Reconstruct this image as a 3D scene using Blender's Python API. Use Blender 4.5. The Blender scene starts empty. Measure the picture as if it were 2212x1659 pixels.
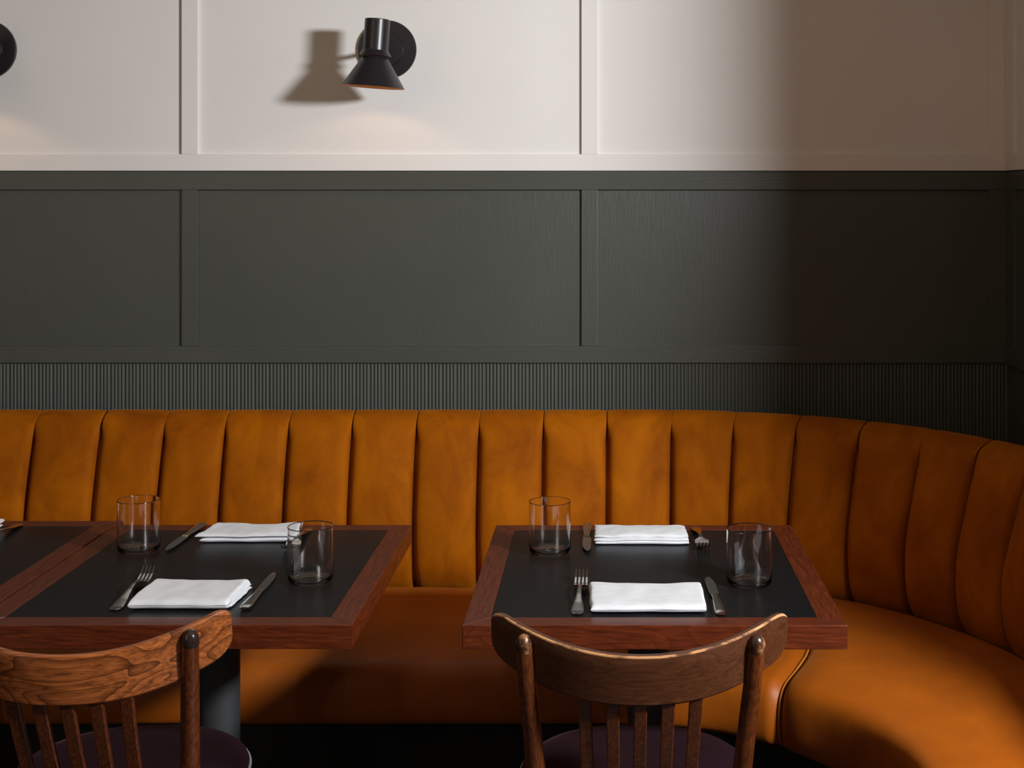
import bpy, bmesh, math, random
from mathutils import Vector, Matrix, noise
random.seed(7)
PI = math.pi
sc = bpy.context.scene
C = sc.collection

# ------------------------------------------------------------------ camera, light, exposure
F_PX, PX0, PY0, CAM_Z = 2950.0, 1310.0, 427.0, 1.527
cd = bpy.data.cameras.new('camera')
cam = bpy.data.objects.new('camera', cd)
C.objects.link(cam)
cam.location = (0, 0, CAM_Z)
cam.rotation_euler = (PI / 2, 0, 0)
cd.sensor_width = 36
cd.lens = F_PX / 2212 * 36
cd.shift_x = (1106 - PX0) / 2212
cd.shift_y = (PY0 - 829.5) / 2212
cd.clip_start = 0.02
sc.camera = cam

w = bpy.data.worlds.new('world')
sc.world = w
w.use_nodes = True
bg = w.node_tree.nodes['Background']
bg.inputs[0].default_value = (1.0, 0.74, 0.50, 1)
bg.inputs[1].default_value = 0.075

def area(name, loc, target, sx, sy, power, col, spread=PI):
    l = bpy.data.lights.new(name, 'AREA')
    l.shape = 'ELLIPSE' if name == 'window_daylight' else 'RECTANGLE'; l.size = sx; l.size_y = sy
    l.energy = power; l.color = col; l.spread = spread
    o = bpy.data.objects.new(name, l)
    C.objects.link(o)
    o.location = loc
    o.rotation_euler = (Vector(target) - Vector(loc)).to_track_quat('-Z', 'Y').to_euler()
    return o
area('window_daylight', (1.75, 1.10, 2.10), (-0.2, 3.3, 1.2), 0.42, 0.26, 124, (0.965, 0.985, 1.0))
area('room_glow', (-2.6, 0.2, 2.3), (0.3, 3.6, 0.9), 1.6, 1.2, 6.2, (1.0, 0.74, 0.48))

area('glass_highlight_strip', (-3.0, -0.6, 1.5), (-0.3, 3.0, 0.9), 0.06, 1.6, 4.0, (0.95, 0.98, 1.0))  # added strip light, no real window; gives the glasses bright edges
area('overhead_seat_fill', (-0.2, 2.2, 2.75), (-0.2, 2.4, 0.0), 2.0, 1.2, 4.5, (1.0, 0.66, 0.40))  # added soft fill from above to brighten the shaded seats
for _x, _y in ((-1.7, 1.3), (-0.45, 0.9), (0.6, 1.2), (-0.9, -0.3)):
    area('sparkle_light', (_x, _y, 2.7), (_x, _y + 0.6, 0.0), 0.09, 0.09, 1.3, (1.0, 0.80, 0.60))  # invented small lights overhead, added for sparkle on glass rims and steel

vs = sc.view_settings
vs.view_transform = 'Standard'; vs.look = 'None'; vs.gamma = 1.0
vs.use_curve_mapping = False
vs.exposure = 0.0
sc.cycles.use_denoising = True
sc.cycles.sample_clamp_indirect = 10.0
sc.cycles.max_bounces = 14
sc.cycles.transmission_bounces = 12
sc.cycles.blur_glossy = 0.0

# ------------------------------------------------------------------ helpers
def setp(o, label=None, cat=None, group=None, kind=None):
    if label: o['label'] = label
    if cat: o['category'] = cat
    if group: o['group'] = group
    if kind: o['kind'] = kind
    return o

def empty(name, loc=(0, 0, 0), rz=0.0, **k):
    o = bpy.data.objects.new(name, None)
    C.objects.link(o)
    o.location = loc; o.rotation_euler = (0, 0, rz)
    o.empty_display_size = 0.05
    return setp(o, **k)

class MB:
    def __init__(s): s.v = []; s.f = []; s.m = []; s.sm = []
    def add(s, vs, fs, mat=0, smooth=False):
        b = len(s.v)
        s.v += [tuple(p) for p in vs]
        for f in fs:
            s.f.append([i + b for i in f]); s.m.append(mat); s.sm.append(smooth)
    def box(s, x0, x1, y0, y1, z0, z1, mat=0, bev=0.0):
        if bev <= 0:
            v = [(x, y, z) for x in (x0, x1) for y in (y0, y1) for z in (z0, z1)]
            f = [(0, 1, 3, 2), (4, 6, 7, 5), (0, 4, 5, 1), (2, 3, 7, 6), (0, 2, 6, 4), (1, 5, 7, 3)]
            s.add(v, f, mat); return
        bm = bmesh.new()
        bmesh.ops.create_cube(bm, size=1)
        for p in bm.verts:
            p.co = Vector(((x0 + x1) / 2 + p.co.x * (x1 - x0), (y0 + y1) / 2 + p.co.y * (y1 - y0), (z0 + z1) / 2 + p.co.z * (z1 - z0)))
        bmesh.ops.bevel(bm, geom=bm.edges[:], offset=bev, segments=2, affect='EDGES', profile=0.6)
        bm.verts.index_update()
        s.add([p.co[:] for p in bm.verts], [[q.index for q in f.verts] for f in bm.faces], mat)
        bm.free()
    def grid(s, rows, mat=0, closed_u=False, closed_v=False, smooth=True, flip=False):
        nv, nu = len(rows), len(rows[0])
        v = [p for r in rows for p in r]; f = []
        for j in range(nv if closed_v else nv - 1):
            for i in range(nu if closed_u else nu - 1):
                a = j * nu + i; b = j * nu + (i + 1) % nu
                c = ((j + 1) % nv) * nu + (i + 1) % nu; d = ((j + 1) % nv) * nu + i
                f.append((a, d, c, b) if flip else (a, b, c, d))
        s.add(v, f, mat, smooth)
    def lathe(s, prof, n=48, mat=0, smooth=True, c=(0, 0, 0)):
        rows = [[(c[0] + r * math.cos(2 * PI * i / n), c[1] + r * math.sin(2 * PI * i / n), c[2] + z) for i in range(n)] for r, z in prof]
        s.grid(rows, mat, closed_u=True, smooth=smooth)
    def tube(s, pts, rad, n=12, mat=0, cap=True, squash=None):
        pts = [Vector(p) for p in pts]
        if not hasattr(rad, '__len__'): rad = [rad] * len(pts)
        rows = []
        up = None
        for k, p in enumerate(pts):
            t = (pts[min(k + 1, len(pts) - 1)] - pts[max(k - 1, 0)]).normalized()
            if up is None:
                up = Vector((0, 1, 0)) if abs(t.y) < 0.9 else Vector((1, 0, 0))
            a = (up - t * up.dot(t)).normalized(); b = t.cross(a); up = a
            q = squash or (1, 1)
            rows.append([tuple(p + a * math.cos(2 * PI * i / n) * rad[k] * q[0] + b * math.sin(2 * PI * i / n) * rad[k] * q[1]) for i in range(n)])
        s.grid(rows, mat, closed_u=True)
        if cap:
            s.add(rows[0], [list(range(n))[::-1]], mat, False)
            s.add(rows[-1], [list(range(n))], mat, False)
    def build(s, name, mats, parent=None, bevel=0, fix=True, loc=None, **k):
        me = bpy.data.meshes.new(name)
        me.from_pydata(s.v, [], s.f)
        me.update()
        for i, p in enumerate(me.polygons):
            p.material_index = s.m[i]; p.use_smooth = s.sm[i]
        if fix:
            bm = bmesh.new(); bm.from_mesh(me)
            bmesh.ops.remove_doubles(bm, verts=bm.verts[:], dist=1e-6)
            bmesh.ops.recalc_face_normals(bm, faces=bm.faces[:])
            for e in bm.edges:
                if len(e.link_faces) == 2 and e.calc_face_angle(0) > 0.62: e.smooth = False
            bm.to_mesh(me); bm.free()
        for m in (mats if isinstance(mats, (list, tuple)) else [mats]): me.materials.append(m)
        o = bpy.data.objects.new(name, me)
        C.objects.link(o)
        if loc: o.location = loc
        if parent: o.parent = parent
        if bevel:
            b = o.modifiers.new('bevel', 'BEVEL'); b.width = bevel; b.segments = 2; b.limit_method = 'ANGLE'
        return setp(o, **k)

def copy_tree(o, parent=None):
    c = o.copy(); C.objects.link(c)
    if parent: c.parent = parent
    for ch in list(o.children): copy_tree(ch, c)
    return c

def sm(a, b, x):
    t = min(1, max(0, (x - a) / (b - a))); return t * t * (3 - 2 * t)

def interp(tab, x):
    if x <= tab[0][0]: return tab[0][1]
    for (a, va), (b, vb) in zip(tab, tab[1:]):
        if x <= b: return va + (vb - va) * (x - a) / (b - a)
    return tab[-1][1]

# ------------------------------------------------------------------ materials
def mat(name):
    m = bpy.data.materials.new(name); m.use_nodes = True
    nt = m.node_tree
    return m, nt, nt.nodes['Principled BSDF']

def tex_noise(nt, scale, detail=4, rough=0.55, mapping=(1, 1, 1), loc=(0, 0, 0), dist=0.0):
    tc = nt.nodes.new('ShaderNodeTexCoord'); mp = nt.nodes.new('ShaderNodeMapping')
    mp.inputs['Scale'].default_value = mapping; mp.inputs['Location'].default_value = loc
    nt.links.new(tc.outputs['Object'], mp.inputs[0])
    n = nt.nodes.new('ShaderNodeTexNoise')
    n.inputs['Scale'].default_value = scale; n.inputs['Detail'].default_value = detail
    n.inputs['Roughness'].default_value = rough; n.inputs['Distortion'].default_value = dist
    nt.links.new(mp.outputs[0], n.inputs['Vector'])
    return n

def ramp(nt, src, stops):
    r = nt.nodes.new('ShaderNodeValToRGB')
    el = r.color_ramp.elements
    while len(el) < len(stops): el.new(0.5)
    for e, (p, c) in zip(el, stops):
        e.position = p; e.color = (*c, 1) if len(c) == 3 else c
    nt.links.new(src, r.inputs[0])
    return r

def bump(nt, src, strength, dist, b, chain=None):
    n = nt.nodes.new('ShaderNodeBump')
    n.inputs['Strength'].default_value = strength; n.inputs['Distance'].default_value = dist
    nt.links.new(src, n.inputs['Height'])
    if chain: nt.links.new(chain.outputs[0], n.inputs['Normal'])
    nt.links.new(n.outputs[0], b.inputs['Normal'])
    return n

def mixc(nt, fac, a, b):
    n = nt.nodes.new('ShaderNodeMix'); n.data_type = 'RGBA'
    if hasattr(fac, 'links'): nt.links.new(fac, n.inputs[0])
    else: n.inputs[0].default_value = fac
    for s_, v in ((6, a), (7, b)):
        if hasattr(v, 'links'): nt.links.new(v, n.inputs[s_])
        else: n.inputs[s_].default_value = (*v, 1)
    return n.outputs[2]

def math_n(nt, op, a, b=None):
    n = nt.nodes.new('ShaderNodeMath'); n.operation = op
    for i, v in enumerate((a, b)):
        if v is None: continue
        if hasattr(v, 'links'): nt.links.new(v, n.inputs[i])
        else: n.inputs[i].default_value = v
    return n.outputs[0]

def paint(name, col, rough, var=0.04, grain=(60, 60, 2), bs=0.15):
    m, nt, b = mat(name)
    n = tex_noise(nt, 3.0, 3)
    a = tuple(c * (1 - var) for c in col); d = tuple(min(1, c * (1 + var)) for c in col)
    r = ramp(nt, n.outputs[0], [(0.3, a), (0.7, d)])
    nt.links.new(r.outputs[0], b.inputs['Base Color'])
    b.inputs['Roughness'].default_value = rough
    g = tex_noise(nt, 4.0, 3, 0.6, grain)
    bump(nt, g.outputs[0], bs, 0.0012, b)
    return m

M_CREAM = paint('cream_paint', (0.73, 0.705, 0.69), 0.6, 0.015, (90, 90, 60), 0.10)
M_DARK = paint('charcoal_green_paint', (0.060, 0.065, 0.055), 0.38, 0.05, (110, 110, 2.5), 0.42)
M_DARKH = paint('charcoal_green_rail_paint', (0.060, 0.065, 0.055), 0.36, 0.05, (2.5, 110, 110), 0.5)
M_FLUTE = paint('charcoal_green_flutes', (0.066, 0.071, 0.062), 0.42, 0.05, (40, 40, 2), 0.2)
M_FLOOR = paint('dark_floor', (0.012, 0.010, 0.009), 0.55, 0.1)
M_PLINTH = paint('black_plinth', (0.006, 0.006, 0.006), 0.7, 0.1)
M_METAL = paint('black_lamp_enamel', (0.014, 0.012, 0.015), 0.33, 0.05, (40, 40, 40), 0.05)
M_COLUMN = paint('charcoal_powder_coat', (0.035, 0.037, 0.040), 0.5, 0.1, (300, 300, 300), 0.5)

def velvet(name, col, var, sheen):
    m, nt, b = mat(name)
    n = tex_noise(nt, 8.0, 8, 0.62, (1, 1, 0.55), dist=0.6)
    f = tex_noise(nt, 900.0, 2, 0.6)
    mixn = math_n(nt, 'MULTIPLY_ADD', f.outputs[0], 0.25)
    nt.links.new(math_n(nt, 'SUBTRACT', n.outputs[0], 0.12), mixn.node.inputs[2])
    a = (col[0] * (1 - var), col[1] * (1 - var * 1.4), col[2])
    d = (col[0] * (1 + var), col[1] * (1 + var * 1.2), col[2] * 1.5)
    r = ramp(nt, mixn, [(0.32, a), (0.68, d)])
    nt.links.new(r.outputs[0], b.inputs['Base Color'])
    b.inputs['Roughness'].default_value = 0.75
    b.inputs['Specular IOR Level'].default_value = 0.08
    b.inputs['Sheen Weight'].default_value = sheen
    b.inputs['Sheen Roughness'].default_value = 0.35
    b.inputs['Sheen Tint'].default_value = (1.0, 0.50, 0.15, 1)
    g = bump(nt, f.outputs[0], 0.25, 0.0006, b)
    w_ = tex_noise(nt, 9.0, 3, 0.5, (1, 1, 0.5))
    bump(nt, w_.outputs[0], 0.35, 0.006, b, g)
    return m
M_VELVET = velvet('orange_velvet', (0.30, 0.080, 0.0005), 0.26, 0.22)
M_SEATV = velvet('orange_velvet_seat', (0.34, 0.078, 0.0005), 0.10, 0.12)
_b = M_SEATV.node_tree.nodes['Principled BSDF']
_b.inputs['Specular IOR Level'].default_value = 0.42; _b.inputs['Roughness'].default_value = 0.52
M_PIPE = velvet('orange_piping', (0.42, 0.14, 0.012), 0.05, 0.15)
M_MAROON = velvet('maroon_upholstery', (0.016, 0.006, 0.007), 0.1, 0.05)
M_MAROON.node_tree.nodes['Principled BSDF'].inputs['Sheen Tint'].default_value = (0.6, 0.3, 0.35, 1)

def wood(name, dark, light, axis, rough=0.35, contour=0.5, scale=1.0, coat=0.0, seed=0.0, line=0.5, rings=16.0):
    """axis = grain direction index"""
    m, nt, b = mat(name)
    st = [14.0, 14.0, 14.0]; st[axis] = 1.0
    fine = tex_noise(nt, 14 * scale, 6, 0.65, tuple(st), (seed, seed * 2, 0))
    big = tex_noise(nt, 2.6 * scale, 1.5, 0.4, tuple((4.0 if rings == 16.0 else 3.4) if i != axis else (1.0 if rings == 16.0 else 0.55) for i in range(3)), (seed * 3, seed, seed), 0.6)
    k = math_n(nt, 'MULTIPLY', big.outputs[0], rings)
    fr = math_n(nt, 'FRACT', k)
    ln = math_n(nt, 'POWER', fr, 5.0)
    base = ramp(nt, fine.outputs[0], [(0.30, dark), (0.72, light)])
    dk = tuple(c * 0.42 for c in dark)
    toned = mixc(nt, math_n(nt, 'MULTIPLY', fr, contour), base.outputs[0], tuple((a * 0.6 + c * 0.4) * 0.6 for a, c in zip(dark, light)))
    out = mixc(nt, math_n(nt, 'MULTIPLY', ln, line), toned, dk)
    nt.links.new(out, b.inputs['Base Color'])
    b.inputs['Roughness'].default_value = rough
    b.inputs['Coat Weight'].default_value = coat
    b.inputs['Coat Roughness'].default_value = 0.2
    bump(nt, fine.outputs[0], 0.25, 0.0008, b)
    return m
TD, TL = (0.042, 0.0065, 0.002), (0.165, 0.031, 0.008)
M_TWX = wood('mahogany_along', TD, TL, 0, 0.32, 0.35, 1.0, 0.0, 1.3, 0.2)
M_TWY = wood('mahogany_across', TD, TL, 1, 0.32, 0.35, 1.0, 0.0, 4.1, 0.2)
M_CHR = wood('worn_walnut_stain', (0.045, 0.013, 0.005), (0.105, 0.036, 0.013), 0, 0.36, 0.35, 1.2, 0.15, 2.2, 0.3)
M_CHL = wood('grained_walnut_stain', (0.10, 0.022, 0.005), (0.56, 0.165, 0.040), 0, 0.30, 0.5, 1.0, 0.25, 5.7, 0.85, 21.0)
M_POSTR = wood('post_stain_right', (0.036, 0.009, 0.003), (0.17, 0.044, 0.011), 2, 0.25, 0.3, 1.3, 0.4, 3.3, 0.3)
M_POSTL = wood('post_stain_left', (0.035, 0.008, 0.003), (0.17, 0.041, 0.010), 2, 0.22, 0.3, 1.3, 0.5, 7.9, 0.3)
M_TIP = paint('dark_worn_tip', (0.020, 0.012, 0.010), 0.2, 0.2)

def worn():
    m, nt, b = mat('worn_wood_edge')
    n = tex_noise(nt, 30, 6, 0.7, (0.6, 1, 1))
    r = ramp(nt, n.outputs[0], [(0.40, (0.10, 0.035, 0.012)), (0.50, (0.50, 0.24, 0.10)), (0.75, (0.62, 0.33, 0.15))])
    nt.links.new(r.outputs[0], b.inputs['Base Color']); b.inputs['Roughness'].default_value = 0.6
    bump(nt, n.outputs[0], 0.6, 0.001, b)
    return m
M_WORN = worn()
def worn_tip():
    m, nt, b = mat('worn_post_tip')
    n = tex_noise(nt, 45, 5, 0.7, (1, 1, 1), (0.3, 0.1, 0.2))
    r = ramp(nt, n.outputs[0], [(0.46, (0.030, 0.011, 0.005)), (0.56, (0.14, 0.055, 0.022)), (0.70, (0.45, 0.22, 0.10))])
    nt.links.new(r.outputs[0], b.inputs['Base Color']); b.inputs['Roughness'].default_value = 0.3
    bump(nt, n.outputs[0], 0.5, 0.0015, b)
    return m
M_WTIP = worn_tip()

def blackpanel():
    m, nt, b = mat('black_table_inlay')
    n = tex_noise(nt, 500, 3, 0.6); s = tex_noise(nt, 3, 4, 0.6)
    r = ramp(nt, s.outputs[0], [(0.3, (0.005, 0.006, 0.0065)), (0.7, (0.008, 0.009, 0.010))])
    nt.links.new(r.outputs[0], b.inputs['Base Color'])
    rr = ramp(nt, s.outputs[0], [(0.3, (0.27,) * 3), (0.7, (0.31,) * 3)])
    nt.links.new(rr.outputs[0], b.inputs['Roughness'])
    b.inputs['Specular IOR Level'].default_value = 0.14
    bump(nt, n.outputs[0], 0.2, 0.0002, b)
    return m
M_INLAY = blackpanel()

def steel():
    m, nt, b = mat('brushed_steel')
    b.inputs['Base Color'].default_value = (0.62, 0.61, 0.59, 1)
    b.inputs['Metallic'].default_value = 1.0; b.inputs['Roughness'].default_value = 0.17
    n = tex_noise(nt, 60, 3, 0.5, (8, 1, 8)); bump(nt, n.outputs[0], 0.12, 0.0004, b)
    return m
M_STEEL = steel()

def linen():
    m, nt, b = mat('white_linen')
    n = tex_noise(nt, 30, 4, 0.6, (1, 2, 1))
    r = ramp(nt, n.outputs[0], [(0.3, (0.60, 0.62, 0.66)), (0.7, (0.69, 0.71, 0.75))])
    nt.links.new(r.outputs[0], b.inputs['Base Color'])
    b.inputs['Roughness'].default_value = 0.9; b.inputs['Sheen Weight'].default_value = 0.15
    f = tex_noise(nt, 260, 3, 0.7, (0.7, 3, 3)); g = bump(nt, f.outputs[0], 0.45, 0.0009, b)
    return m
M_LINEN = linen()

def glass():
    m, nt, b = mat('clear_glass')
    b.inputs['Base Color'].default_value = (1, 1, 1, 1)
    b.inputs['Transmission Weight'].default_value = 1.0
    b.inputs['Roughness'].default_value = 0.0; b.inputs['IOR'].default_value = 1.46
    n = tex_noise(nt, 14, 2, 0.4); bump(nt, n.outputs[0], 0.05, 0.002, b)
    return m
M_GLASS = glass()

def copper():
    m, nt, b = mat('copper_lamp_lining')
    n = tex_noise(nt, 20, 2)
    r = ramp(nt, n.outputs[0], [(0.3, (0.20, 0.105, 0.05)), (0.7, (0.24, 0.125, 0.06))])
    nt.links.new(r.outputs[0], b.inputs['Base Color'])
    b.inputs['Roughness'].default_value = 0.6
    return m
M_COPPER = copper()

def bulbm():
    m, nt, b = mat('warm_bulb')
    b.inputs['Base Color'].default_value = (0.9, 0.8, 0.6, 1)
    b.inputs['Emission Color'].default_value = (1.0, 0.55, 0.22, 1)
    b.inputs['Emission Strength'].default_value = 2.0
    return m
M_BULB = bulbm()
M_GREYPIPE = paint('grey_seat_piping', (0.30, 0.31, 0.34), 0.4)

# ------------------------------------------------------------------ room shell
WY = 3.95            # wall panel face
RX = 1.16            # right wall face
LX = -2.6
def wz(py, d=WY): return CAM_Z - (py - PY0) * d / F_PX
PR = 0.011           # how proud battens and rails stand
Z_CR0, Z_CR1 = wz(369, WY - PR), wz(333, WY - PR)     # cream bottom rail
Z_DR0, Z_DR1 = wz(410, WY - PR), wz(372, WY - PR)     # dark top rail
Z_DL0, Z_DL1 = wz(784, WY - 0.014), wz(748, WY - 0.014)   # dark lower rail

b = MB()
b.box(LX, RX + 0.2, WY, WY + 0.12, -0.02, Z_DR1 + 0.004, 1)
b.box(LX, RX + 0.2, WY, WY + 0.12, Z_DR1 + 0.004, 3.0, 0)
b.build('wall_back', [M_CREAM, M_DARK], kind='structure')
b = MB()
n0 = 0
pitch = 0.0101
rows_t, rows_b = [], []
x = LX
ybase = WY - 0.001
while x < RX:
    gap = 0.0022 if n0 % 4 == 3 else 0.0009
    hw = (pitch - gap) / 2
    for k in range(7):
        a = PI * k / 6
        px = x + hw - hw * math.cos(a); py = ybase - 0.0045 * math.sin(a) ** 0.8
        rows_t.append((px, py, Z_DL0 + 0.006)); rows_b.append((px, py, 0.0))
    x += pitch + (0.0013 if n0 % 4 == 3 else 0); n0 += 1
b.grid([rows_t, rows_b], 0, smooth=True)
b.build('trim_1', M_FLUTE, fix=False, kind='structure')

def rail_obj(n, x0, x1, z0, z1, d, m, bev=0.0012):
    b = MB(); b.box(x0, x1, WY - d, WY + 0.01, z0, z1, 0, bev)
    return b.build('trim_%d' % n, m, kind='structure')
rail_obj(2, LX, RX, Z_CR0 + 0.0002, Z_CR1, PR, M_CREAM)
rail_obj(3, LX, RX, Z_DR0, Z_DR1, PR + 0.001, M_DARKH)
rail_obj(4, LX, RX, Z_DL0, Z_DL1, 0.014, M_DARKH)
def bx(px, d=WY - PR): return (px - PX0) * d / F_PX
k = 5
for a, c in ((-473, -438), (392, 427), (1256, 1291), (2136, 2176)):
    x0, x1 = bx(a), min(bx(c), RX)
    b = MB(); b.box(x0, x1, WY - PR, WY + 0.01, Z_CR1, 2.9, 0, 0.0012); b.build('trim_%d' % k, M_CREAM, kind='structure'); k += 1
    b = MB(); b.box(x0, x1, WY - PR + 0.001, WY + 0.01, Z_DL1, Z_DR0, 0, 0.0012); b.build('trim_%d' % k, M_DARK, kind='structure'); k += 1

# right wall, ends at the window reveal
RY0 = 2.20
b = MB()
b.box(RX, RX + 0.15, RY0, WY + 0.1, -0.02, Z_DR1 + 0.004, 1)
b.box(RX, RX + 0.15, RY0, WY + 0.1, Z_DR1 + 0.004, 3.0, 0)
b.box(RX, RX + 0.15, -0.6, 0.75, -0.02, 3.0, 0)
b.box(RX, RX + 0.15, 0.75, RY0, -0.02, 0.40, 1)
b.build('wall_right', [M_CREAM, M_DARK], kind='structure')
def rrail(n, y0, y1, z0, z1, d, m):
    b = MB(); b.box(RX - d, RX + 0.01, y0, y1, z0, z1, 0, 0.0012)
    b.build('trim_%d' % n, m, kind='structure')
ye = WY - PR - 0.001
rrail(20, RY0, ye, Z_CR0 + 0.0002, Z_CR1, PR, M_CREAM)
rrail(21, RY0, ye, Z_DR0, Z_DR1, PR - 0.004, M_DARKH)
rrail(22, RY0, ye, Z_DL0, Z_DL1, 0.014, M_DARKH)
rrail(23, 3.86, ye, Z_CR1, 2.9, PR, M_CREAM)
rrail(24, 3.86, ye, Z_DL1, Z_DR0, PR - 0.003, M_DARK)
b = MB()
for y0, y1, z0, z1 in ((0.75, 0.80, 0.4, 2.9), (0.80, RY0 - .002, 0.4, 0.45), (0.80, RY0 - .002, 2.85, 2.9)):
    b.box(RX + 0.04, RX + 0.11, y0, y1, z0, z1, 0, 0.002)
b.build('window_1', M_DARK, kind='structure')
b = MB(); b.box(LX, RX + 0.15, -0.6, WY, -0.05, 0.0); b.build('floor', M_FLOOR, kind='structure')

# ------------------------------------------------------------------ banquette
CX, CY, BR = 0.115, 2.88, 0.85
def base_path(s):
    """s = 0 where the straight back meets the arc; returns point and outward normal"""
    if s <= 0: return Vector((CX + s, CY + BR)), Vector((0, 1))
    th = PI / 2 - s / BR
    if th > 0:
        n = Vector((math.cos(th), math.sin(th))); return Vector((CX, CY)) + n * BR, n
    e = s - BR * PI / 2
    return Vector((CX + BR, CY - e)), Vector((1, 0))
seams = [-2.42, -2.245, -2.068, -1.89, -1.711, -1.527, -1.351, -1.179, -1.002, -0.825, -0.646, -0.471, -0.291, -0.114, 0.060, 0.218, 0.378, 0.541, 0.708, 0.868, 1.03, 1.195, 1.36, 1.53, 1.70, 1.87, 2.045, 2.22, 2.395, 2.57, 2.745, 2.92, 3.095]
PROF = [(.06, .40), (.046, .44), (.022, .475), (.004, .51), (-.006, .56), (-.008, .61), (-.004, .66), (.008, .71), (.023, .76), (.038, .81), (.050, .842), (.061, .868), (.077, .891), (.097, .909), (.120, .921), (.143, .926), (.160, .915), (.166, .88), (.168, .80)]
ban = empty('banquette', (0, 0, 0), label='channel-tufted orange velvet banquette curving along the dark panelled wall', cat='bench')

def smooth_prof(P, n):
    out = []
    m = len(P) - 1
    for i in range(n + 1):
        t = i / n * m; k = min(int(t), m - 1); u = t - k
        p0, p1, p2, p3 = P[max(k - 1, 0)], P[k], P[k + 1], P[min(k + 2, m)]
        out.append(tuple(0.5 * ((2 * p1[j]) + (-p0[j] + p2[j]) * u + (2 * p0[j] - 5 * p1[j] + 4 * p2[j] - p3[j]) * u * u + (-p0[j] + 3 * p1[j] - 3 * p2[j] + p3[j]) * u ** 3) for j in (0, 1)))
    return out
SP = smooth_prof(PROF, 54)
for ci in range(len(seams) - 1):
    s0, s1 = seams[ci], seams[ci + 1]
    rng = random.Random(ci * 13 + 5)
    rows = []
    NU = 30
    sway = rng.uniform(-0.002, 0.002); amp = rng.uniform(0.9, 1.15)
    for vi, (d, z) in enumerate(SP):
        a, c = SP[max(vi - 1, 0)], SP[min(vi + 1, len(SP) - 1)]
        t = Vector((c[0] - a[0], c[1] - a[1])).normalized()
        nd, nz = t.y, -t.x      # points outward (behind); crease goes that way
        # crease depth: deep down the front, shallow over the top roll
        cdp = 0.036 * sm(0.908, 0.845, z) + 0.002
        if d > 0.125: cdp = 0.002
        row = []
        for ui in range(NU + 1):
            q = -math.cos(PI * ui / NU)            # clustered near seams
            q = q * (0.75 + 0.25 * q * q)          # keep some spacing mid-panel
            s = s0 + (s1 - s0) * (q + 1) / 2 + (-1 if q > 0 else 1) * (0.0006 + 0.0028 * sm(0.915, 0.85, z)) * abs(q) ** 3
            pexp = 11
            fall = 1 - (max(0.0, 1 - abs(q) ** pexp)) ** 0.42
            flat = 0.007 * q * q * amp * sm(0.93, 0.84, z)
            off = cdp * fall + flat
            wob = noise.noise(Vector((s * 7, z * 5, ci * 3.1))) * 0.004 + noise.noise(Vector((s * 22, z * 12, ci))) * 0.0014
            dd = d + nd * off + wob * (1 - fall)
            zz = z + nz * off
            if z > 0.86: zz -= 0.0015 * abs(q) ** 6
            P, N = base_path(s + sway * sm(0.4, 0.9, z))
            row.append((P.x + N.x * dd, P.y + N.y * dd, zz))
        rows.append(row)
    b = MB(); b.grid(rows, 0, smooth=True)
    b.build('back_channel', M_VELVET, ban, fix=False)

for _s in (0,):
    rows = []
    for d, z in SP[2:-6]:
        row = []
        for i in range(121):
            P, N = base_path(seams[0] + (seams[-1] - seams[0]) * i / 120)
            dd = d + 0.030 * sm(0.92, 0.86, z) + 0.006
            row.append((P.x + N.x * dd, P.y + N.y * dd, z - 0.006))
        rows.append(row)
    b = MB(); b.grid(rows, 0, smooth=True); b.build('back_board', M_VELVET, ban, fix=False)

# seat
FX, FY, FR = 0.01, 2.54, 0.58
def seat_station(t, pe=1.0):
    """t<0 straight (metres), 0..1 arc, >1 straight leg (metres)"""
    if t <= 0:
        return Vector((CX + t, CY + BR + 0.02)), Vector((FX + t, FY + FR))
    if t <= 1:
        th = PI / 2 * (1 - t); tb = PI / 2 * (1 - t ** pe)
        return Vector((CX + (BR + .02) * math.cos(tb), CY + (BR + .02) * math.sin(tb))), Vector((FX + FR * math.cos(th), FY + FR * math.sin(th)))
    e = t - 1
    return Vector((CX + BR + .02, CY - e)), Vector((FX + FR, FY - e))
# cross-section: (inward offset from front path, z); positive offset = towards the back
SEC = [(.020, .318), (.004, .326), (-.004, .350), (-.006, .380), (-.004, .410), (.004, .436), (.022, .453), (.05, .461), (.10, .466)]
SECS = smooth_prof(SEC, 24)
def seat_part(name, t0, t1, n, puff0, puff1, lift):
    rows = []
    for i in range(n + 1):
        t = t0 + (t1 - t0) * i / n
        B, Fp = seat_station(t)
        D = (B - Fp); L = D.length; D = D / L
        e0 = (i / n) * abs(t1 - t0); e1 = (1 - i / n) * abs(t1 - t0)
        sc0 = 1.0 if t > 0 else 1.0
        pf = 1.0
        if puff0: pf *= min(1, e0 / puff0)
        if puff1: pf *= min(1, e1 / puff1)
        pf = math.sqrt(max(0, 1 - (1 - pf) ** 2.2))
        row = []
        wv = noise.noise(Vector((t * 4, 0, 1.3))) * 0.004
        for (o_, z) in SECS:
            oo = o_ + (1 - pf) * 0.022 - lift * 0.6 * pf
            zz = z + (lift * pf - (1 - pf) * 0.020) * sm(0.32, 0.44, z)
            p = Fp + D * (oo + wv * sm(0.5, 0.35, z))
            row.append((p.x, p.y, zz))
        for k in range(1, 11):
            u = 0.10 + (L - 0.10) * k / 10
            zc = 0.466 + 0.006 * math.sin(PI * k / 10) - 0.010 * (k / 10) ** 3
            zc += lift * pf - (1 - pf) * 0.020
            zc += noise.noise(Vector((t * 5, u * 4, 0))) * 0.003
            Bk, _ = seat_station(t, 1 + 0.69 * (k / 10) ** 1.6)
            p = Fp + (Bk - Fp) * (u / L)
            row.append((p.x, p.y, zc))
        rows.append(row)
    b = MB(); b.grid(rows, 0, smooth=True)
    return b.build(name, M_SEATV, ban, fix=False)
TS = 0.435
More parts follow.
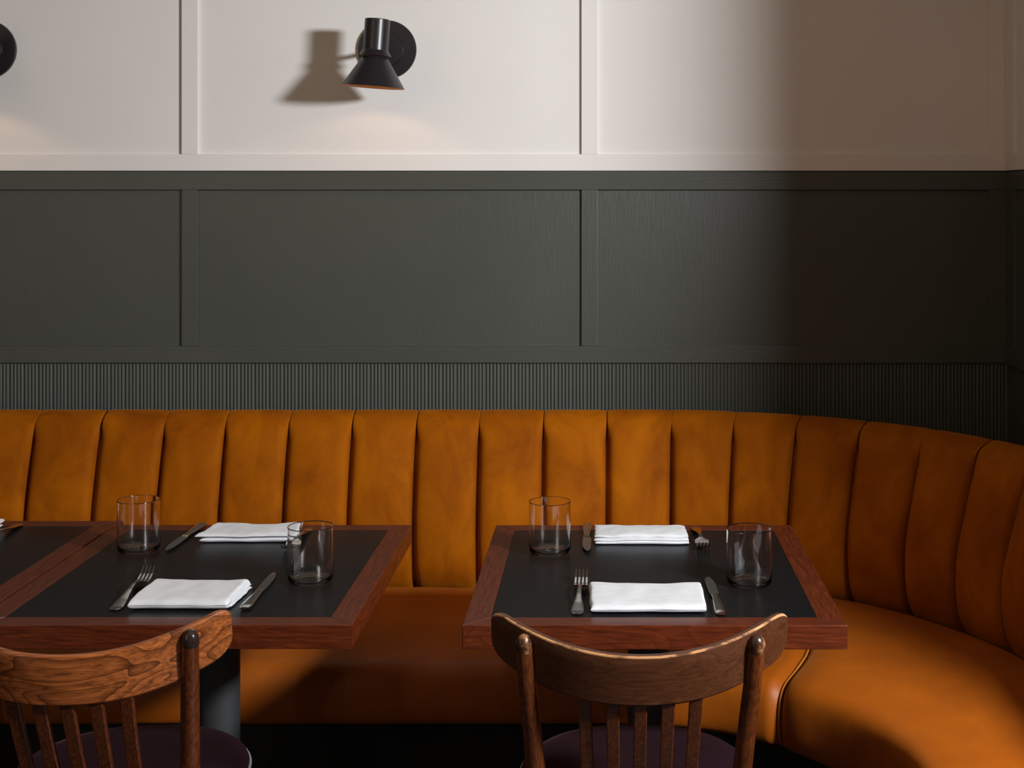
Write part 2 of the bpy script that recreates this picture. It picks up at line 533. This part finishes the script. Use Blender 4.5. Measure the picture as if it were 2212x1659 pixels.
seat_part('seat_cushion', -2.6, -0.0001, 60, 0, 0, 0.0)
# short turn of the straight cushion up to the radial seam
seat_part('seat_cushion', -0.0001, TS, 22, 0, 0.03, 0.0)
corner = seat_part('seat_cushion', TS, 1.0, 44, 0.10, 0, 0.014)
seat_part('seat_cushion', 1.0, 3.1, 30, 0, 0, 0.014)
B, Fp = seat_station(TS); D = (B - Fp); L = D.length; D /= L
pts = [(Fp.x + D.x * (o + .012), Fp.y + D.y * (o + .012), z - 0.012 * sm(.32, .44, z)) for o, z in SECS]
for k in range(1, 10):
    Bk, _ = seat_station(TS, 1 + 0.69 * (k / 10) ** 1.6)
    p = Fp + (Bk - Fp) * ((0.10 + (L - .1) * k / 10) / L)
    pts.append((p.x, p.y, 0.458))
b = MB(); b.tube(pts, 0.0035, 8); b.build('piping', M_PIPE, corner)
b = MB()
rows = []
for z in (0.0, 0.322):
    r = []
    for i in range(61):
        t = -2.5 + 5.55 * i / 60
        B, Fp = seat_station(t); D = (B - Fp).normalized(); p = Fp + D * 0.07
        r.append((p.x, p.y, z))
    rows.append(r)
b.grid(rows, 0, smooth=False)
b.build('plinth', M_PLINTH, ban, fix=False)

# ------------------------------------------------------------------ tables
def make_table(loc, lab, w_=0.70, d_=0.76):
    t = empty('dining_table', loc, label=lab, cat='table', group='mahogany-framed black dining tables')
    hx, hy, th, br = w_ / 2, d_ / 2, 0.044, 0.048
    z1, z0 = 0.75, 0.75 - th
    b = MB()
    def board(q, m):
        v = [(x, y, z) for z in (z0, z1) for x, y in q]
        b.add(v, [(3, 2, 1, 0), (4, 5, 6, 7), (0, 1, 5, 4), (1, 2, 6, 5), (2, 3, 7, 6), (3, 0, 4, 7)], m)
    g = 0.0003
    board([(-hx + g, -hy), (hx - g, -hy), (hx - br - g, -hy + br), (-hx + br + g, -hy + br)], 0)
    board([(hx - g, hy), (-hx + g, hy), (-hx + br + g, hy - br), (hx - br - g, hy - br)], 0)
    board([(-hx, hy - g), (-hx, -hy + g), (-hx + br, -hy + br + g), (-hx + br, hy - br - g)], 1)
    board([(hx, -hy + g), (hx, hy - g), (hx - br, hy - br - g), (hx - br, -hy + br + g)], 1)
    b.build('table_frame', [M_TWX, M_TWY], t, bevel=0.0012, fix=False)
    b = MB(); b.box(-hx + br + .0004, hx - br - .0004, -hy + br + .0004, hy - br - .0004, z0 + 0.004, z1 - 0.0006)
    b.build('inlay_panel', M_INLAY, t)
    b = MB(); b.lathe([(0.001, 0.03), (0.044, 0.03), (0.044, z0 - 0.012), (0.001, z0 - 0.012)], 40)
    b.build('pedestal_column', M_COLUMN, t)
    b = MB(); b.box(-.16, .16, -.16, .16, z0 - 0.012, z0, 0, .002); b.build('mounting_plate', M_PLINTH, t)
    b = MB(); b.lathe([(0.001, 0.0), (0.21, 0.0), (0.21, 0.008), (0.19, 0.018), (0.05, 0.032), (0.001, 0.032)], 48)
    b.build('base_plate', M_PLINTH, t)
    return t
T_R = make_table((0.088, 2.861, 0), 'right-hand black table with mahogany edge, in front of the banquette curve')
T_L = copy_tree(T_R); T_L.location = (-0.813, 2.863, 0)
T_L['label'] = 'middle black table with mahogany edge, below the whole wall lamp'
T_F = copy_tree(T_R); T_F.location = (-1.5175, 2.903, 0)
T_F['label'] = 'mahogany-edged black table cut off at the left edge, butted against the middle table'

# ------------------------------------------------------------------ glasses
def make_glass():
    r, h, wl = 0.0456, 0.113, 0.0013
    pr = [(0.0, 0.0), (0.030, 0.0), (0.038, 0.0006), (0.0425, 0.003), (0.0450, 0.007), (r, 0.013), (r, 0.016), (r, 0.05), (r, h - 0.0022), (r, h - 0.0009), (r - 0.0003, h - .0002), (r - 0.00065, h), (r - wl + .0003, h - .0002), (r - wl, h - 0.0009), (r - wl, h - 0.0022),
          (r - wl, 0.05), (r - wl, 0.019), (r - wl - .0003, 0.016), (r - 0.0035, 0.0095), (r - 0.008, 0.0055), (0.028, 0.0036), (0.0, 0.0032)]
    b = MB(); b.lathe(pr, 96)
    o = b.build('drinking_glass', M_GLASS)
    return o
g0 = make_glass()
TZ = 0.7502
glasses = [((-1.030, 3.007), 'clear straight glass at the back left of the middle table'),
           ((-0.124, 2.990), 'clear straight glass at the back left of the right table'),
           ((-0.599, 2.764), 'clear straight glass near the right edge of the middle table, overlapping the far napkin'),
           ((0.287, 2.745), 'clear straight glass at the right side of the right table, next to the bench curve')]
for i, ((x, y), lab) in enumerate(glasses):
    o = g0 if i == 0 else g0.copy()
    if i: C.objects.link(o)
    o.location = (x, y, TZ); o.rotation_euler = (0, 0, i * 1.1)
    setp(o, lab, 'glass', 'clear tumblers on the tables')

# ------------------------------------------------------------------ napkins
def napkin(quads, seed, lab, sag=0.005):
    """quads: list of (corners fl, fr, br, bl in plan, z0, thickness, roundness)"""
    b = MB()
    cx = sum(p[0] for p in quads[0][0]) / 4; cy = sum(p[1] for p in quads[0][0]) / 4
    for li, (q, z0, t, kk) in enumerate(quads):
        n, m = 56, 44
        top, bot = [], []
        for j in range(m + 1):
            vv = math.sin(PI * (j / m - 0.5)); rt, rb = [], []
            for i in range(n + 1):
                uu = math.sin(PI * (i / n - 0.5))
                u, v = (uu + 1) / 2, (vv + 1) / 2
                e = 0.0018 * noise.noise(Vector((u * 5 + seed, v * 5, li * 2.0)))
                p = [(1 - v) * ((1 - u) * q[0][k] + u * q[1][k]) + v * ((1 - u) * q[3][k] + u * q[2][k]) for k in (0, 1)]
                p[0] += e + 0.0022 * noise.noise(Vector((v * 4, seed, 3))) * abs(uu) ** 3
                p[1] += 0.004 * noise.noise(Vector((u * 3, seed + li * .3, 7))) * abs(vv) ** 3
                thk = t / 2 * (max(0, 1 - abs(uu) ** (44 if kk < 10 else kk)) ** 0.5) * (max(0, 1 - abs(vv) ** kk) ** 0.5)
                wv = sag * (noise.noise(Vector((u * 2.6 + seed, v * 1.3, 0))) + 0.35 * noise.noise(Vector((u * 7 + seed, v * 3, 5)))) * (1 if z0 > TZ + 0.003 else 0.6)
                wv += sag * 0.5 + (0.0055 * abs(uu) ** 2.2 * v if kk < 10 else 0)
                low = max(0, wv) * (0 if z0 < TZ + 0.001 else 1)
                rt.append((p[0] - cx, p[1] - cy, z0 + t / 2 + thk + wv * (0.3 + 0.7 * (thk / (t / 2)))))
                rb.append((p[0] - cx, p[1] - cy, z0 + t / 2 - thk + (low if z0 > TZ + .001 else 0)))
            top.append(rt); bot.append(rb)
        b.grid(top, 0, smooth=True); b.grid(bot, 0, smooth=True, flip=True)
    o = b.build('napkin', M_LINEN, fix=False)
    o.location = (cx, cy, 0)
    return setp(o, lab, 'napkin', 'folded white napkins')
def ins(q, a, c, f=0.0, bk=0.0):
    fl, fr, br, bl = q
    return [(fl[0] + a, fl[1] + f), (fr[0] - c, fr[1] + f), (br[0] - c, br[1] - bk), (bl[0] + a, bl[1] - bk)]
qN4 = [(-.030, 2.546), (.187, 2.546), (.189, 2.702), (-.034, 2.706)]
napkin([(ins(qN4, .004, .004, .014, .003), TZ, .006, 14), (qN4, TZ, .0145, 9)], 1.7, 'folded white napkin at the near side of the right table, wide and flat')
qN3 = [(-.028, 3.056), (.187, 3.056), (.183, 3.168), (-.027, 3.172)]
napkin([(ins(qN3, .003, .001), TZ, .006, 16), (ins(qN3, 0, .002, .001), TZ + .0055, .006, 14), (ins(qN3, .001, .003, .012), TZ + .0112, .006, 14)], 4.2,
       'folded white napkin at the far side of the right table, showing stacked fold layers')
qN1 = [(-.900, 2.567), (-.714, 2.567), (-.7075, 2.712), (-.893, 2.716)]
napkin([(ins(qN1, .006, -.004, .016), TZ, .006, 20), (ins(qN1, .005, -.002, .015), TZ + .0065, .0055, 20), (qN1, TZ, .0185, 9)], 7.1,
       'folded white napkin at the near side of the middle table, left of the near knife')
qN2 = [(-.925, 3.072), (-.703, 3.078), (-.714, 3.184), (-.905, 3.184)]
napkin([(ins(qN2, .009, .002, .002, .004), TZ, .008, 14), (qN2, TZ + .008, .010, 8)], 9.4, 'folded white napkin at the far side of the middle table, partly behind a glass', 0.005)
qN0 = [(-1.640, 3.11), (-1.418, 3.11), (-1.420, 3.225), (-1.640, 3.225)]
napkin([(ins(qN0, .003, .003, .002), TZ, .007, 14), (qN0, TZ + .007, .009, 8)], 12.4, 'folded white napkin corner at the left picture edge, on the leftmost table', 0.004)

# ------------------------------------------------------------------ cutlery (local +y = business end, z up, origin at middle on the table)
def make_fork():
    r = empty('fork')
    L0, L1 = -0.115, 0.115
    b = MB(); rows_t, rows_b = [], []
    N = 30
    for i in range(N + 1):
        t = i / N; y = L0 + 0.160 * t
        wd = interp([(0, .0050), (.02, .0088), (.06, .0112), (.12, .0120), (.25, .0105), (.5, .0062), (.72, .0038), (.88, .0036), (.93, .0070), (.97, .0125), (1, .0150)], t)
        z = interp([(0, .0022), (.1, .0020), (.35, .0065), (.6, .0125), (.8, .0165), (.92, .0150), (1, .0100)], t)
        th = 0.0011
        xs = [-1, -.85, -.5, 0, .5, .85, 1]
        rows_t.append([(wd * q, y, z + th * (1 - 0.8 * q ** 4)) for q in xs]); rows_b.append([(wd * q, y, z - th * (1 - 0.8 * q ** 4)) for q in xs])
    b.grid(rows_t, 0); b.grid(rows_b, 0, flip=True)
    for a in (0, -1):
        v = rows_t[a] + rows_b[a][::-1]; b.add(v, [list(range(len(v)))], 0)
    for sgn in (0, -1):
        b.grid([[rt[sgn] for rt in rows_t], [rb[sgn] for rb in rows_b]], 0)
    b.build('handle', M_STEEL, r)
    b = MB()
    for k in range(4):
        xc = (-1.5 + k) * 0.0076
        rr = []
        for i in range(13):
            t = i / 12; y = L0 + 0.158 + 0.072 * t
            z = interp([(0, .0102), (.2, .0052), (.45, .0045), (.75, .0110), (1, .0225)], t)
            hw = interp([(0, .0038), (.24, .0038), (.32, .0024), (1, .0012)], t)
            xo = xc * (1 - 0.04 * t)
            rr.append([(xo - hw, y, z - .0012), (xo + hw, y, z - .0012), (xo + hw, y, z + .0012), (xo - hw, y, z + .0012)])
        b.grid(rr, 0, closed_u=True, smooth=False)
        b.add(rr[-1], [(0, 1, 2, 3)]); b.add(rr[0], [(3, 2, 1, 0)])
    b.build('tines', M_STEEL, r)
    return r
def make_knife():
    r = empty('knife')
    b = MB(); rows = []
    for i in range(17):
        t = i / 16; y = -0.122 + 0.122 * t
        wd = interp([(0, .0080), (.05, .0108), (.15, .0112), (.6, .0090), (.88, .0066), (.92, .0084), (.97, .0084), (1, .0070)], t)
        th = interp([(0, .0025), (.06, .0048), (.5, .0044), (.88, .0032), (.93, .0042), (1, .0024)], t)
        rows.append([(wd * math.copysign(abs(math.cos(a)) ** .6, math.cos(a)), y, .0043 + th * math.copysign(abs(math.sin(a)) ** .8, math.sin(a))) for a in [2 * PI * k / 16 for k in range(16)]])
    b.grid(rows, 0, closed_u=True)
    for a in (0, -1): b.add(rows[a], [list(range(16))])
    b.build('handle', M_STEEL, r)
    b = MB(); T, Bm = [], []
    for i in range(21):
        t = i / 20; y = -0.002 + 0.126 * t
        xl = -interp([(0, .0066), (.12, .0104), (.6, .0108), (.85, .0102), (.95, .0078), (1, .0020)], t)     # cutting edge side
        xr = interp([(0, .0066), (.1, .0086), (.6, .0084), (.8, .0060), (.95, .0012), (1, -.0012)], t)
        if t < 0.001: pass
        T.append([(xl, y, .0040), ((xl + xr) / 2, y, .0048), (xr, y, .0052)])
        Bm.append([(xl, y, .0038), ((xl + xr) / 2, y, .0034), (xr, y, .0034)])
    b.grid(T, 0); b.grid(Bm, 0, flip=True)
    b.grid([[q[2] for q in T], [q[2] for q in Bm]], 0)
    b.add(T[-1] + Bm[-1][::-1], [list(range(6))])
    b.build('blade', M_STEEL, r)
    return r
fork0, knife0 = make_fork(), make_knife()
FORKS = [((-0.0525, 2.655), -0.02, 'steel fork left of the near napkin on the right table'),
         ((0.212, 3.100), PI + 0.02, 'steel fork right of the far napkin on the right table, tines towards the viewer'),
         ((-0.931, 2.681), 0.045, 'steel fork left of the near napkin on the middle table'),
         ((-0.697, 3.085), PI, 'steel fork seen partly through the glass beside the far napkin of the middle table'),
         ((-1.390, 3.130), PI + 0.02, 'fork handle at the left picture edge, on the leftmost table')]
for i, ((x, y), rz, lab) in enumerate(FORKS):
    o = fork0 if i == 0 else copy_tree(fork0)
    o.location = (x, y, TZ); o.rotation_euler = (0, 0, rz); setp(o, lab, 'fork', 'steel forks')
KN = [((0.211, 2.658), 0.02, 'steel knife right of the near napkin on the right table, blade pointing away'),
      ((-0.045, 3.112), PI, 'steel knife left of the far napkin on the right table, blade towards the viewer'),
      ((-0.681, 2.690), 0.0, 'steel knife right of the near napkin on the middle table'),
      ((-0.962, 3.118), PI - 0.05, 'steel knife left of the far napkin on the middle table, blade towards the viewer')]
for i, ((x, y), rz, lab) in enumerate(KN):
    o = knife0 if i == 0 else copy_tree(knife0)
    o.location = (x, y, TZ); o.rotation_euler = (0, 0, rz); setp(o, lab, 'knife', 'steel table knives')

# ------------------------------------------------------------------ chairs
def make_chair(loc, rz, lab, m_rail, m_post, m_edge, m_tip, worn_tip):
    c = empty('dining_chair', loc, rz, label=lab, cat='chair', group='bentwood chairs facing the banquette')
    HW, TH = 0.247, 0.018
    def yo(x): return 0.11 * (x / HW) ** 2
    # rail
    rows = []; N = 72
    for i in range(N + 1):
        u = -1 + 2 * i / N
        if abs(u) > 0.8: u = math.copysign(0.8 + 0.2 * math.sin((abs(u) - 0.8) / 0.2 * PI / 2), u)
        x = u * HW
        zt = 0.797 + 0.048 * abs(u) ** 2.2; zb = 0.7105 + 0.052 * abs(u) ** 2.5
        e = max(0, (abs(u) - 0.90) / 0.10)
        rd = 0.018 * (1 - math.sqrt(max(0, 1 - e ** 2)))
        zt -= rd; zb += rd * 1.3
        y = yo(x)
        dydx = 0.22 * x / HW ** 2; nl = math.hypot(1, dydx); nx, ny = -dydx / nl, 1 / nl
        th = TH * (1 - 0.15 * abs(u))
        cb = 0.0035
        sec = [(0, zb + cb), (0, zb + (zt - zb) * .3), (0, zb + (zt - zb) * .7), (0, zt - cb), (cb * .35, zt - cb * .3), (cb, zt),
               (th / 2, zt + .0008), (th - cb, zt), (th, zt - cb), (th, zb + (zt - zb) * .5), (th, zb + cb), (th - cb, zb), (cb, zb)]
        rows.append([(x + nx * o, y + ny * o + (0.797 - z) * 0.22, z) for o, z in sec])
    b = MB()
    ns = len(rows[0])
    for i in range(N):
        for k in range(ns):
            q = [rows[i][k], rows[i][(k + 1) % ns], rows[i + 1][(k + 1) % ns], rows[i + 1][k]]
            b.add(q, [(0, 1, 2, 3)], 1 if k in (3, 4) else 0, True)
    b.add(rows[0], [list(range(ns))], 1); b.add(rows[-1], [list(range(ns))], 1)
    b.build('top_rail', [m_rail, m_edge], c)
    # posts = rear legs
    for s in (-1, 1):
        x1 = 0.190 * s
        top = Vector((x1, yo(0.19) - 0.0085 + 0.0, 0.800))
        path = [(0.180 * s, 0.075, 0.0), (0.170 * s, 0.135, 0.30), (0.167 * s, 0.150, 0.46), (0.176 * s, 0.116, 0.60), (0.186 * s, 0.072, 0.74), tuple(top)]
        sp = []
        for i in range(len(path) - 1):
            for k in range(8):
                u = k / 8; P = [Vector(path[max(i - 1, 0)]), Vector(path[i]), Vector(path[i + 1]), Vector(path[min(i + 2, len(path) - 1)])]
                sp.append(0.5 * (2 * P[1] + (P[2] - P[0]) * u + (2 * P[0] - 5 * P[1] + 4 * P[2] - P[3]) * u * u + (-P[0] + 3 * P[1] - 3 * P[2] + P[3]) * u ** 3))
        sp.append(top)
        rad = [0.0150] * len(sp)
        for i in range(len(sp)):
            z = sp[i].z
            rad[i] = interp([(0, .0125), (.3, .0165), (.46, .0175), (.65, .0158), (.80, .0142)], z)
        b = MB(); b.tube(sp, rad, 20)
        post = b.build('post', m_post, c)
        d = (sp[-1] - sp[-2]).normalized()
        b = MB()
        if worn_tip:
            tp = [top + d * -.012, top, top + d * .005 + Vector((.0012 * -s, .001, 0)), top + d * .010 + Vector((.003 * -s, .003, 0)), top + d * .014 + Vector((.005 * -s, .006, 0))]
            b.tube(tp, [.0146, .0145, .0134, .0108, .0062], 20)
        else:
            tp = [top + d * (-.006), top + d * (-.004)] + [top + d * (.020 * math.sin(PI / 2 * k / 6)) for k in range(0, 7)]
            b.tube(tp, [.0143, .0150] + [.0148 * math.cos(PI / 2 * k / 6.3) for k in range(0, 7)], 20)
        b.build('post_tip', m_tip, post)
    # slats
    for k in range(5):
        x1, x0 = (k - 2) * 0.0455, (k - 2) * 0.0415
        yt = yo(x1) + 0.009 + (0.797 - 0.722) * .22; yb = 0.172 + yo(x0) * 0.3
        b = MB(); rr = []
        for i in range(9):
            t = i / 8; z = 0.450 + (0.728 - 0.450) * t; x = x0 + (x1 - x0) * t; y = yb + (yt - yb) * t - 0.006 * math.sin(PI * t)
            hw, ht = 0.0103 + 0.0006 * t, 0.0062
            cb = .0018
            rr.append([(x - hw + cb, y - ht, z), (x + hw - cb, y - ht, z), (x + hw, y - ht + cb, z), (x + hw, y + ht - cb, z), (x + hw - cb, y + ht, z), (x - hw + cb, y + ht, z), (x - hw, y + ht - cb, z), (x - hw, y - ht + cb, z)])
        b.grid(rr, 0, closed_u=True, smooth=False)
        b.add(rr[0], [list(range(8))[::-1]]); b.add(rr[-1], [list(range(8))])
        b.build('slat', m_post, c)
    # seat
    SY = 0.385
    def ring(r, z, n=72):
        out = []
        for i in range(n):
            a = 2 * PI * i / n
            x, y = math.cos(a), math.sin(a)
            k = 1 / (abs(x) ** 2.3 + abs(y) ** 2.3) ** (1 / 2.3)
            out.append((x * k * r, SY + y * k * r * 0.99 , z))
        return out
    b = MB()
    b.grid([ring(r, z) for r, z in ((.001, .478), (.08, .4775), (.14, .475), (.18, .470), (.203, .464), (.214, .456), (.2175, .448), (.216, .441), (.10, .441), (.001, .441))], 0, closed_u=True)
    b.build('seat_pad', M_MAROON, c)
    b = MB(); pr = ring(.2185, .4425)
    rr = [[(SYp[0] * (1 + .0035 * math.cos(a) / .2185), SY + (SYp[1] - SY) * (1 + .0035 * math.cos(a) / .2185), SYp[2] + .0035 * math.sin(a)) for SYp in pr] for a in [2 * PI * k / 8 for k in range(8)]]
    b.grid(rr, 0, closed_u=True, closed_v=True)
    b.build('seat_piping', M_GREYPIPE, c)
    b = MB(); b.grid([ring(r, z) for r, z in ((.17, .405), (.214, .405), (.217, .408), (.217, .436), (.214, .4395), (.17, .4395))], 0, closed_u=True, closed_v=True)
    b.build('seat_frame', m_post, c)
    for s in (-1, 1):
        b = MB(); b.tube([(0.150 * s, SY + .145, .42), (0.160 * s, SY + .16, .25), (0.172 * s, SY + .18, 0.0)], [.0175, .0155, .0115], 16)
        b.build('leg', m_post, c)
    for (p0, p1) in (((-.17, .115, .22), (.17, .115, .22)), ((-.168, .12, .18), (-.162, SY + .165, .20)), ((.168, .12, .18), (.162, SY + .165, .20))):
        b = MB(); b.tube([p0, p1], .008, 12); b.build('stretcher', m_post, c)
    return c
make_chair((0.055, 2.17, 0), 0.0, 'dark bentwood chair with chipped pale top edge, at the right table', M_CHR, M_POSTR, M_WORN, M_WTIP, True)
make_chair((-0.868, 2.17, 0), math.radians(4), 'reddish bentwood chair with bold grain and dark rounded post tips, cut off at left', M_CHL, M_POSTL, M_CHL, M_TIP, False)

# ------------------------------------------------------------------ wall lamps
def make_lamp(loc):
    """origin on the wall at the plate centre; -y towards the room"""
    r = empty('wall_lamp', loc)
    def lathe_y(b, prof, n=64, m=0):
        rows = [[(rad * math.cos(2 * PI * i / n), -d, rad * math.sin(2 * PI * i / n)) for i in range(n)] for rad, d in prof]
        b.grid(rows, m, closed_u=True)
    b = MB(); lathe_y(b, [(0, 0), (.0838, 0), (.0845, .002), (.0845, .010), (.0825, .0125), (.052, .0135), (.001, .0135)])
    b.build('wall_plate', M_METAL, r)
    b = MB(); lathe_y(b, [(.001, .0130), (.0485, .0130), (.0485, .022), (.0465, .025), (.001, .026)]); b.build('plate_boss', M_METAL, r)
    AY = 0.205
    b = MB(); b.tube([(0, -.02, 0), (-0.002, -.06, -.004), (-0.001, -AY + .03, -.020)], .0065, 16)
    b.build('arm', M_METAL, r)
    sh = empty('shade_holder', (0.0, -AY, -.026))
    sh.parent = r; sh.rotation_euler = (math.radians(1.2), math.radians(4.0), 0)
    RC = 0.0345
    b = MB(); b.lathe([(0, .088), (RC - .002, .088), (RC, .086), (RC, .0), (RC - .0015, .0), (RC - .0015, .084), (0, .084)], 64)
    b.build('cylinder_cap', M_METAL, sh)
    b = MB(); b.lathe([(RC - .0005, .003), (RC + .001, .003), (.0445, -.0125), (.0437, -.0130)], 64)
    b.lathe([(.0437, -.0130), (RC - .0005, .0005)], 64, 1)
    col = b.build('collar', [M_METAL, M_COPPER], sh)
    b = MB(); b.lathe([(.0315, -.0150), (.0335, -.0150), (.0855, -.098), (.0850, -.0985), (.0845, -.098)], 96, 0)
    b.build('cone_shade', M_METAL, sh)
    b = MB(); b.lathe([(.0845, -.0982), (.0322, -.0157), (.0315, -.0152)], 96, 0, True)
    b.build('shade_lining', M_COPPER, sh)
    b = MB(); b.lathe([(0, .055), (.010, .052), (.015, .044), (.015, .034), (.010, .024), (0, .020)], 32)
    b.build('bulb', M_BULB, sh)
    return r, sh
lamp, sh = make_lamp(((-474) * 3.94 / F_PX, WY - 0.0005, CAM_Z + 320 * 3.94 / F_PX))
setp(lamp, 'black cone-shaded wall lamp casting a shadow on the cream panel above the middle table', 'lamp', 'black wall lamps')
lamp2 = copy_tree(lamp)
lamp2.location = (-1339 * 3.94 / F_PX, WY - 0.0005, CAM_Z + 320 * 3.94 / F_PX)
lamp2['label'] = 'black wall lamp cut off by the left picture edge, only its round plate showing'
for L_ in (lamp, lamp2):
    pl = bpy.data.lights.new('lamp_light', 'SPOT')
    pl.energy = 0.62; pl.color = (1.0, 0.60, 0.34); pl.shadow_soft_size = 0.012
    pl.spot_size = math.radians(150); pl.spot_blend = 0.2
    po = bpy.data.objects.new('lamp_light', pl); C.objects.link(po)
    po.location = Vector(L_.location) + Vector((0, -.205, -.026 - .050))
